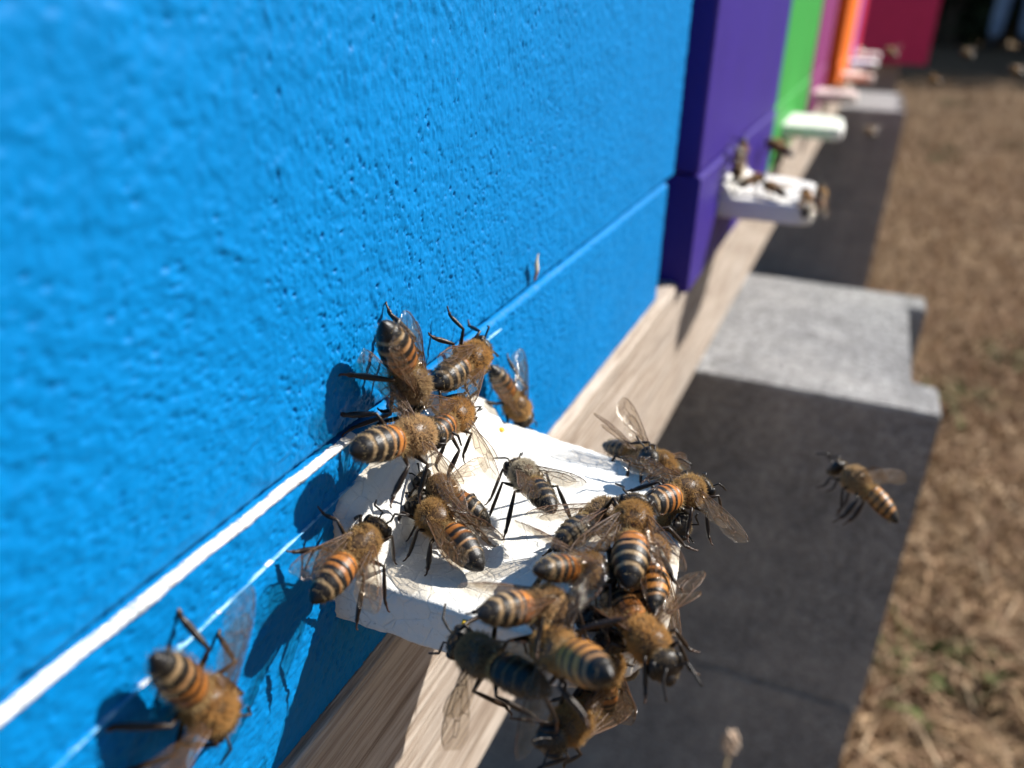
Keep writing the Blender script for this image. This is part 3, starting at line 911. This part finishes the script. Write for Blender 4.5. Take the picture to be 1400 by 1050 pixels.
# label, head, tail, up, support, wings (left yaw, right yaw, pitch), orange rings, darkness, abdomen droop, seed
BEES = [
    ('bee head down on the blue wall above the white board, pale banded tail up', (0.090, 1.616, -0.948), (0.100, 1.463, -0.666), (1.00, 0.00, 0.10), 'W', (4, 7, -3), 3, 0.0, 0.02, 1),
    ('bee climbing the ledge of the blue wall, shiny folded wings, dark tail', (0.100, 2.003, -0.929), (0.100, 1.689, -0.921), (0.80, -0.45, 0.42), 'L', (10, 14, 2), 1, 0.3, 0.02, 2),
    ('bee head down at the far wall corner of the white board, feelers against blue', (0.128, 2.288, -1.317), (0.042, 2.167, -1.068), (0.89, -0.35, 0.30), 'L', (24, 10, 6), 3, 0.0, 0.0, 3),
    ('bee on the board shoulder by the wall, plain orange ring and black striped tail', (0.160, 1.584, -0.983), (0.110, 1.288, -0.896), (0.43, -0.48, 0.77), 'N', (75, 80, 4), 2, 0.0, 0.02, 4),
    ('bee squeezed head up between the ledge bee and the shoulder bee', (0.140, 1.793, -1.010), (0.168, 1.511, -0.978), (0.67, -0.48, 0.57), 'N', (20, 62, 2), 3, 0.0, 0.03, 5),
    ('bee in the middle of the white board, wings folded, casting a long shadow', (0.105, 1.547, -1.175), (0.359, 1.418, -1.215), (0.10, -0.20, 0.97), 'B', (11, 15, 1), 3, 0.0, 0.05, 6),
    ('bee partly hidden behind the middle bee, one wing lifted sideways', (0.088, 1.602, -1.140), (0.314, 1.577, -1.205), (0.00, 0.10, 1.00), 'B', (24, 82, 4), 2, 0.0, 0.05, 7),
    ('bee standing high on its legs alone on the board, facing away, pale fuzzy back', (0.284, 1.778, -1.150), (0.470, 1.591, -1.129), (0.10, -0.05, 1.00), 'B', (14, 24, 3), 1, 0.1, 0.03, 8),
    ('bee on the near wall corner of the board, one wing sticking out towards the lens', (0.127, 1.356, -1.120), (0.122, 1.088, -1.149), (0.34, -0.47, 0.80), 'L', (16, 34, -4), 3, 0.12, 0.03, 9),
    ('bee lying sideways right of centre with a plain dark striped tail', (0.604, 1.743, -1.170), (0.509, 1.475, -1.147), (-0.30, -0.10, 0.95), 'B', (20, 16, 6), 0, 0.3, 0.03, 10),
    ('bee walking up and away on the cluster, both glittering wings spread', (0.650, 1.665, -1.090), (0.715, 1.379, -1.120), (0.09, -0.37, 0.92), 'N', (32, 26, -2), 2, 0.0, 0.02, 11),
    ('bee with bright orange rings at the outer edge, head out over the drop', (0.782, 1.957, -1.188), (0.659, 1.715, -1.146), (0.05, -0.40, 0.92), 'N', (60, 92, -8), 3, 0.0, 0.01, 12),
    ('bee on the far outer corner of the board, dark tail, wing raised', (0.641, 2.079, -1.226), (0.413, 2.212, -1.282), (0.10, -0.10, 0.98), 'N', (12, 12, 40), 1, 0.2, 0.0, 13),
    ('dark bee wedged between the corner bee and the orange ringed bee', (0.600, 2.010, -1.170), (0.706, 2.173, -1.328), (0.57, 0.03, 0.79), 'N', (10, 12, 2), 0, 0.5, 0.02, 14),
    ('dark bee clinging to the outer edge below the orange ringed bee', (0.765, 1.803, -1.238), (0.613, 1.980, -1.354), (0.94, -0.28, 0.19), 'N', (30, 20, 2), 1, 0.4, 0.02, 15),
    ('bee on the outer face of the board with an orange tail end and shiny wing', (0.686, 1.665, -1.172), (0.785, 1.399, -1.194), (0.93, -0.40, 0.25), 'N', (20, 42, -3), 4, 0.0, 0.03, 16),
    ('bee half buried between the upright bee and the outer face bee', (0.667, 1.635, -1.208), (0.763, 1.377, -1.209), (0.72, -0.54, 0.45), 'N', (14, 16, 0), 4, 0.1, 0.04, 17),
    ('bee facing right in the rear of the front pair, pale wing raised to the left', (0.650, 1.474, -1.180), (0.543, 1.275, -1.053), (-0.2, -0.15, 0.97), 'B', (55, 22, 8), 3, 0.0, 0.03, 18),
    ('bee facing right in the front of the front pair, black legs on the board lip', (0.607, 1.335, -1.180), (0.490, 1.116, -1.062), (-0.25, -0.25, 0.92), 'N', (22, 16, -4), 2, 0.0, 0.03, 19),
    ('bee with golden fuzzy back at the outer near corner, head down to the right', (0.841, 1.255, -1.195), (0.646, 1.462, -1.210), (0.45, -0.60, 0.66), 'N', (62, 18, 3), 2, 0.0, 0.02, 20),
    ('golden bee below the board lip, rounded pale golden tail towards the lens', (0.571, 1.219, -1.194), (0.755, 1.054, -1.063), (0.30, -0.70, 0.60), 'N', (80, 66, -6), 4, 0.0, 0.05, 21),
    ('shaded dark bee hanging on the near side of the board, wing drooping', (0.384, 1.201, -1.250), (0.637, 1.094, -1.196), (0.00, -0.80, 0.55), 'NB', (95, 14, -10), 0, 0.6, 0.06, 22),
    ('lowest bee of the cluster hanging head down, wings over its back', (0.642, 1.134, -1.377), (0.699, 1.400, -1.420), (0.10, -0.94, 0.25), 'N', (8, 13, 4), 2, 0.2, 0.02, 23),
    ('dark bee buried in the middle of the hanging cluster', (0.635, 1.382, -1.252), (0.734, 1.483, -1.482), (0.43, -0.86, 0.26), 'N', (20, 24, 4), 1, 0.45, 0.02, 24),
    ('dark bee hanging under the outer near corner of the board, half behind the golden bee', (0.700, 1.330, -1.235), (0.700, 1.310, -1.480), (0.62, -0.72, 0.10), 'N', (12, 16, 2), 2, 0.3, 0.03, 41),
    ('bee flying in front of the shaded block, legs hanging down', (1.124, 2.955, -1.573), (1.376, 2.805, -1.658), (0.24, 0.42, 0.87), 'F', (58, 66, 22), 5, 0.0, 0.06, 25),
    ('blurred bee landing on the blue wall in the lower left corner', (0.085, 0.851, -1.284), (0.090, 0.723, -1.000), (0.98, -0.05, 0.20), 'W', (52, 62, 4), 3, 0.0, 0.02, 26),
    ('blurred bee head up on the purple wall above its landing board', (0.200, 6.223, -0.900), (0.200, 6.110, -1.139), (0.88, -0.44, 0.18), 'PW', FOLD, 2, 0.0, 0.02, 27),
    ('blurred bee head down on the purple wall at the board shoulder', (0.220, 5.957, -1.164), (0.200, 5.984, -0.913), (0.85, -0.51, 0.09), 'PW', FOLD, 1, 0.2, 0.02, 28),
    ('blurred bee on the purple board close to the purple wall', (0.359, 6.270, -1.149), (0.218, 6.065, -1.202), (0.00, 0.00, 1.00), 'PB', FOLD, 2, 0.0, 0.02, 29),
    ('blurred bee in the middle of the purple board', (0.389, 6.208, -1.189), (0.561, 6.037, -1.222), (0.00, -0.20, 0.98), 'PB', VEE, 2, 0.0, 0.02, 30),
    ('blurred bee hanging at the outer tip of the purple board, brown side', (0.773, 6.287, -1.174), (0.800, 6.093, -1.360), (0.89, -0.36, 0.27), 'N', FOLD, 3, 0.0, 0.02, 31),
    ('blurred bee with glinting wings at the outer tip of the purple board', (0.681, 6.159, -1.194), (0.715, 5.949, -1.343), (0.50, -0.83, 0.25), 'N', VEE, 1, 0.0, 0.02, 32),
    ('blurred bee flying just above the purple board', (0.163, 8.173, -1.178), (0.431, 7.982, -1.257), (0.20, -0.1, 1.00), 'F', (70, 80, 20), 3, 0.0, 0.02, 33),
    ('far blurred bee on the magenta hive board', (0.50, 15.55, -1.27), (0.32, 15.35, -1.27), (0, 0, 1), 'N', FOLD, 3, 0.0, 0.02, 34),
    ('far blurred bee at the outer tip of the orange hive board', (0.86, 20.6, -1.40), (0.72, 20.4, -1.34), (0, 0, 1), 'N', FOLD, 3, 0.0, 0.02, 35),
    ('far blurred bee flying in front of the raspberry hive', (1.02, 15.0, -0.62), (1.22, 14.85, -0.74), (0, 0, 1), 'F', (80, 90, 15), 3, 0.0, 0.02, 36),
    ('tiny blurred bee flying above the second block stack', (0.97, 14.9, -1.80), (1.14, 14.7, -1.92), (0, 0, 1), 'F', (80, 90, 15), 3, 0.0, 0.02, 37),
    ('tiny blurred bee flying at the corner below the raspberry hive', (1.70, 14.9, -0.98), (1.92, 14.95, -1.10), (0, 0, 1), 'F', (80, 90, 15), 3, 0.0, 0.02, 38),
    ('tiny blurred bee flying low at the right edge, against the dry grass', (2.78, 14.9, -0.80), (2.98, 14.75, -0.90), (0, 0, 1), 'F', (80, 90, 15), 3, 0.0, 0.02, 39),
    ('tiny blurred bee flying beside the raspberry hive corner, against dark shade', (2.08, 14.9, -0.58), (2.26, 14.8, -0.70), (0, 0, 1), 'F', (80, 90, 15), 3, 0.0, 0.02, 40),
]
for spec in BEES: build_bee(spec)
# grow head, trunk, limbs and feelers of every bee together into one skin
dg = bpy.context.evaluated_depsgraph_get(); dg.update()
GROWN = [bpy.data.meshes.new_from_object(body.evaluated_get(dg)) for body, limbs, V, Ca in JOBS]
for (body, limbs, V, Ca), me in zip(JOBS, GROWN):
    if len(me.vertices) < len(body.data.vertices) * 0.8:
        bq = bmesh.new(); bq.from_mesh(body.data); bq.from_mesh(limbs.data); me = body.data.copy(); bq.to_mesh(me); bq.free()
        print('union fallback', body.parent['label'])
    kd = KDTree(len(V))
    for i, v in enumerate(V): kd.insert(v, i)
    kd.balance()
    cc = np.ones((len(me.vertices), 4), 'f4')
    cc[:, :3] = Ca[[kd.find(v.co)[1] for v in me.vertices]]
    a = me.attributes.get('tint')
    if a: me.attributes.remove(a)
    me.attributes.new('tint', 'FLOAT_COLOR', 'POINT').data.foreach_set('color', cc.ravel())
    me.polygons.foreach_set('use_smooth', [True] * len(me.polygons))
    body.modifiers.clear(); body.data = me
for body, limbs, V, Ca in JOBS: bpy.data.objects.remove(limbs)

# ------------------------------------------------------------------ person, hedge, trees
def skin_body(name, pts, edges, radii, mat, parent, root=0, sub=1):
    me = bpy.data.meshes.new(name)
    me.from_pydata([tuple(p) for p in pts], edges, [])
    o = bpy.data.objects.new(name, me); COL.objects.link(o)
    m = o.modifiers.new('s', 'SKIN'); m.use_smooth_shade = True
    for i, r in enumerate(radii):
        sv = me.skin_vertices[0].data[i]
        sv.radius = (r, r) if isinstance(r, (int, float)) else r
        sv.use_root = (i == root)
    o.modifiers.new('d', 'SUBSURF').levels = sub
    m2 = evaluated_mesh(o); m2.materials.clear(); m2.materials.append(mat)
    o.data = m2; o.parent = parent
    return o
p = empty('person', S(27, 234, -GZ), 'person in blue jeans and dark boots standing in the shade at the top right', 'person')
p.rotation_euler = (0, 0, math.radians(-8))
def legs(k): return [(0, 0, 0.93), (0.10, 0.01, 0.88), (0.125, -0.02, 0.50), (0.14, 0.03, 0.10), (-0.10, 0.01, 0.88), (-0.125, -0.03, 0.50), (-0.14, 0.03, 0.10)]
LE = [(0, 1), (1, 2), (2, 3), (0, 4), (4, 5), (5, 6)]
skin_body('body', [(0, 0, 0.95), (0, 0.01, 1.15), (0, 0.01, 1.36), (0, 0, 1.48), (0, -0.02, 1.60), (0, -0.02, 1.72), (0.19, 0, 1.40), (0.25, 0.02, 1.13), (0.24, -0.08, 0.89), (0.24, -0.10, 0.80), (-0.19, 0, 1.40), (-0.25, 0.02, 1.13), (-0.24, -0.08, 0.89), (-0.24, -0.10, 0.80),
           (0.10, 0.01, 0.86), (0.125, -0.02, 0.50), (0.14, 0.03, 0.10), (0.15, -0.12, 0.04), (-0.10, 0.01, 0.86), (-0.125, -0.03, 0.50), (-0.14, 0.03, 0.10), (-0.15, -0.12, 0.04)],
          [(0, 1), (1, 2), (2, 3), (3, 4), (4, 5), (2, 6), (6, 7), (7, 8), (8, 9), (2, 10), (10, 11), (11, 12), (12, 13), (0, 14), (14, 15), (15, 16), (16, 17), (0, 18), (18, 19), (19, 20), (20, 21)],
          [0.13, 0.12, 0.13, 0.06, 0.085, 0.09, 0.05, 0.042, 0.03, 0.035, 0.05, 0.042, 0.03, 0.035, 0.08, 0.055, 0.04, 0.035, 0.08, 0.055, 0.04, 0.035], M_SKIN, p)
skin_body('jeans', legs(0), LE, [0.155, 0.105, 0.080, 0.072, 0.105, 0.080, 0.072], M_DENIM, p)
skin_body('jacket', [(0, 0, 0.90), (0, 0.01, 1.15), (0, 0.01, 1.38), (0, 0, 1.47), (0.20, 0, 1.41), (0.26, 0.02, 1.13), (0.25, -0.07, 0.92), (-0.20, 0, 1.41), (-0.26, 0.02, 1.13), (-0.25, -0.07, 0.92)],
          [(0, 1), (1, 2), (2, 3), (2, 4), (4, 5), (5, 6), (2, 7), (7, 8), (8, 9)], [0.165, 0.15, 0.155, 0.075, 0.068, 0.056, 0.046, 0.068, 0.056, 0.046], M_JACKET, p)
for s in (1, -1):
    skin_body('boot', [(0.14 * s, 0.02, 0.33), (0.14 * s, 0.04, 0.20), (0.14 * s, 0.05, 0.07), (0.145 * s, -0.06, 0.055), (0.155 * s, -0.17, 0.04)], [(0, 1), (1, 2), (2, 3), (3, 4)], [0.088, 0.082, 0.066, 0.055, 0.042], M_BOOT, p)
skin_body('hair', [(0, 0.02, 1.70), (0, 0.0, 1.76)], [(0, 1)], [0.095, 0.085], M_HAIR, p)

def leaf_cloud(n, shape, size, base, rs, name, parent, clumps=26, mat=None):
    cen = []
    while len(cen) < clumps:
        q = rs.uniform(-1, 1, 3)
        if (q ** 2).sum() < 1: cen.append(q)
    cen = np.array(cen) * np.array(shape)
    ci = rs.integers(0, clumps, n)
    off = rs.normal(0, 1, (n, 3)); off /= np.linalg.norm(off, axis=1)[:, None]
    rad = np.array(shape).mean() * 0.42 * rs.random(n) ** 0.4
    P = cen[ci] + off * rad[:, None]
    a = rs.normal(0, 1, (n, 3)); a /= np.linalg.norm(a, axis=1)[:, None]
    b = rs.normal(0, 1, (n, 3)); b -= a * (a * b).sum(1)[:, None]; b /= np.linalg.norm(b, axis=1)[:, None]
    sz = size * rs.uniform(0.6, 1.3, (n, 1))
    V = np.stack([P - a * sz, P + b * sz * 0.45, P + a * sz, P - b * sz * 0.45], 1).reshape(-1, 3)
    Fc = np.arange(4 * n).reshape(-1, 4).tolist()
    col = np.repeat(np.array(base) * rs.uniform(0.55, 1.3, (n, 1)) * (1 + rs.normal(0, .12, clumps))[ci][:, None], 4, 0)
    return mesh_obj(name, V, Fc, M_LEAF, parent, False, np.clip(col, 0, 1))
def trunk_mesh(h, r, rs, parent, crown_z):
    V, F, c = [], [], []
    main = [(0, 0, -0.1), (0.05, 0.02, h * .35), (-0.04, 0.06, h * .7), (0.02, 0, h)]
    P, R = smooth_path(main, [(r * 1.3, r, r * .85), (r * .85, r * .75, r * .6), (r * .6, r * .4, r * .2)], 5)
    tube(V, F, c, P, R, BROWN, 9)
    for k in range(6):
        a = rs.uniform(0, 6.28); z0 = h * rs.uniform(.4, .8)
        tip = (math.cos(a) * h * .28, math.sin(a) * h * .28, z0 + h * .25)
        P, R = smooth_path([(0, 0, z0), (tip[0] * .5, tip[1] * .5, z0 + h * .1), tip], [(r * .45, r * .4, r * .3), (r * .3, r * .2, r * .06)], 4)
        tube(V, F, c, P, R, BROWN, 6)
    return mesh_obj('trunk', V, F, M_BARK, parent, True)
TREES = [(15, 262, 7.2, 2.2, 'broad dark tree behind the raspberry hive, leftmost of the shade trees'), (60, 270, 7.4, 2.3, 'broad dark tree behind the person in jeans'), (110, 272, 7.0, 2.2, 'dark shade tree right of the person, outside the right edge'), (160, 282, 7.6, 2.4, 'dark shade tree second from the right end of the row'), (212, 292, 7.2, 2.3, 'dark shade tree at the right end of the row'), (-40, 270, 6.6, 2.1, 'dark shade tree hidden behind the row of hives')]
for i, (x, y, h, r, lab) in enumerate(TREES):
    rs = np.random.default_rng(50 + i)
    t = empty('shade_tree', S(x, y, -GZ), lab, 'tree', 'shade trees at the back')
    trunk_mesh(h * 0.8, 0.16, rs, t, h * .6)
    c = leaf_cloud(9000, (r, r * 0.85, h * 0.33), 0.12, (0.045, 0.075, 0.022), rs, 'crown', t, 34)
    c.location = (0, 0, h * 0.62)
SHRUBS = [(-8, 262, 'dark shrub behind the far hives'), (10, 268, 'dark shrub just right of the raspberry hive'), (28, 262, 'dark shrub right behind the person in jeans'), (46, 256, 'dark shrub at the right of the person in jeans'), (63, 254, 'second dark shrub right of the person, added out of view for shade'), (80, 254, 'third dark shrub right of the person, added out of view for shade'), (97, 256, 'fourth dark shrub right of the person, added out of view for shade'), (114, 258, 'fifth dark shrub right of the person, added out of view for shade'), (132, 260, 'dark shrub at the right end of the row, added out of view for shade')]  # from the second right of the person on: unseen, added to cast shade
for i, (x, y, lab) in enumerate(SHRUBS):
    rs = np.random.default_rng(80 + i)
    t = empty('shrub', S(x, y, -GZ), lab, 'shrub', 'dark shrubs under the trees')
    c = leaf_cloud(6000, (0.72, 0.5, 0.95), 0.07, (0.030, 0.045, 0.018), rs, 'foliage', t, 30); c.location = (0, 0, 0.90)
    V, F, cc = [], [], []
    for k in range(5):
        a = k * 1.26
        tube(V, F, cc, [(0.05 * math.cos(a), 0.05 * math.sin(a), -0.03), (0.25 * math.cos(a), 0.25 * math.sin(a), 0.5), (0.4 * math.cos(a), 0.4 * math.sin(a), 1.0)], [0.025, 0.018, 0.006], BROWN, 6)
    mesh_obj('stem', V, F, M_BARK, t, True)
# far undergrowth closing the view
rs = np.random.default_rng(5)
bk = leaf_cloud(14000, (9.0, 0.8, 1.3), 0.13, (0.040, 0.060, 0.020), rs, 'undergrowth', None, 160); bk.location = S(70, 400, -GZ + 20)
tag(bk, kind='stuff')

# ------------------------------------------------------------------ dry grass and weeds
def blades(n, px, py, hmin, hmax, w, cols, rs, name, lean=1.0, parent=None):
    h = rs.uniform(hmin, hmax, n); a = rs.uniform(0, 2 * math.pi, n); ln = rs.uniform(0.3, 1.6, n) * lean
    b = rs.uniform(0, 2 * math.pi, n)
    u = np.stack([np.cos(b), np.sin(b), np.zeros(n)], 1) * (w * rs.uniform(.6, 1.4, n))[:, None]
    d = np.stack([np.cos(a) * ln, np.sin(a) * ln, np.ones(n)], 1); d /= np.linalg.norm(d, axis=1)[:, None]
    p0 = np.stack([px, py, np.full(n, -0.004)], 1)
    p1 = p0 + d * (h * .55)[:, None]
    d2 = d + np.stack([np.cos(a) * .8, np.sin(a) * .8, -np.abs(rs.normal(0.5, .3, n))], 1); p2 = p1 + d2 * (h * .4)[:, None]
    p2[:, 2] = np.maximum(p2[:, 2], 0.002)
    V = np.stack([p0 - u, p0 + u, p1 + u * .8, p1 - u * .8, p2], 1).reshape(-1, 3)
    k = np.arange(n) * 5
    F = [(i, i + 1, i + 2, i + 3) for i in k.tolist()] + [(i + 3, i + 2, i + 4) for i in k.tolist()]
    c = np.array(cols)[rs.integers(0, len(cols), n)] * rs.uniform(.7, 1.2, (n, 1))
    return mesh_obj(name, V, F, M_STRAW, parent, False, np.repeat(c, 5, 0))
rs = np.random.default_rng(3)
n = 90000
yy = (rs.random(n) ** 1.7) * 6.6 - 0.1
xx = rs.uniform(-0.15, 1, n) * (0.55 + 0.22 * yy) + 0.06
tag(blades(n, xx, yy, 0.012, 0.05, 0.0011, [(0.40, 0.275, 0.160), (0.34, 0.22, 0.13), (0.27, 0.17, 0.10), (0.46, 0.34, 0.22), (0.20, 0.118, 0.07)], rs, 'dry_grass'), kind='stuff')
WEED = [(6.65, 66.7, 'small green weed in the dry grass right of the second block stack, far away'), (11.3, 71.3, 'green weed at the right edge in the far dry grass'), (3.53, 11.26, 'green weed in the dry grass beside the nearest block, lower right'), (4.35, 22.3, 'green weed right of the upper corner of the nearest block'), (6.0, 25.8, 'green weed at the right edge in the middle distance'), (5.6, 62, 'low green weed in the dry grass, middle distance'), (8.5, 100, 'farthest green weed, close to the tree shade')]
for i, (x, y, lab) in enumerate(WEED):
    rs = np.random.default_rng(20 + i); k = 60
    sc_ = 0.035 + 0.010 * y / 30
    o = blades(k, rs.normal(0, sc_ * .5, k), rs.normal(0, sc_ * .5, k), 0.012, 0.035, 0.0035, [(0.062, 0.088, 0.026), (0.095, 0.11, 0.036)], rs, 'weed_tuft', 1.3)
    o.location = S(x, y, -GZ)
    tag(o, lab, 'weed', 'green weeds in the dry grass', 'stuff')
# dried seed head standing before the nearest block
V, F, cc = [], [], []
tube(V, F, cc, [(0, 0, 0), (0.003, 0.002, 0.09), (0.0, 0.004, 0.17), (0.001, 0.004, 0.208)], [0.0012, 0.001, 0.0008, 0.0007], np.array([0.4, 0.3, 0.18]), 6)
rs = np.random.default_rng(9)
for k in range(26):
    z = 0.2045 + 0.009 * k / 26; a = k * 2.4; r = 0.0019 * math.sin(math.pi * (k + 3) / 30)
    q = Vector((0.001 + r * math.cos(a), 0.004 + r * math.sin(a), z))
    tube(V, F, cc, [q, q + Vector((0.0008 * math.cos(a), 0.0008 * math.sin(a), 0.0014)), q + Vector((0.0009 * math.cos(a), 0.0009 * math.sin(a), 0.0026))], [0.0007, 0.0009, 0.0003], np.array([0.66, 0.52, 0.40]) * rs.uniform(.7, 1.1), 5)
o = mesh_obj('dried_plant', V, F, M_STRAW, None, True, np.array(cc)); o.location = S(0.89, 5.0, -GZ) + Vector((0, 0, -0.0437))
tag(o, 'pale dried seed head on a thin stalk before the shaded block, bottom edge', 'dried plant')
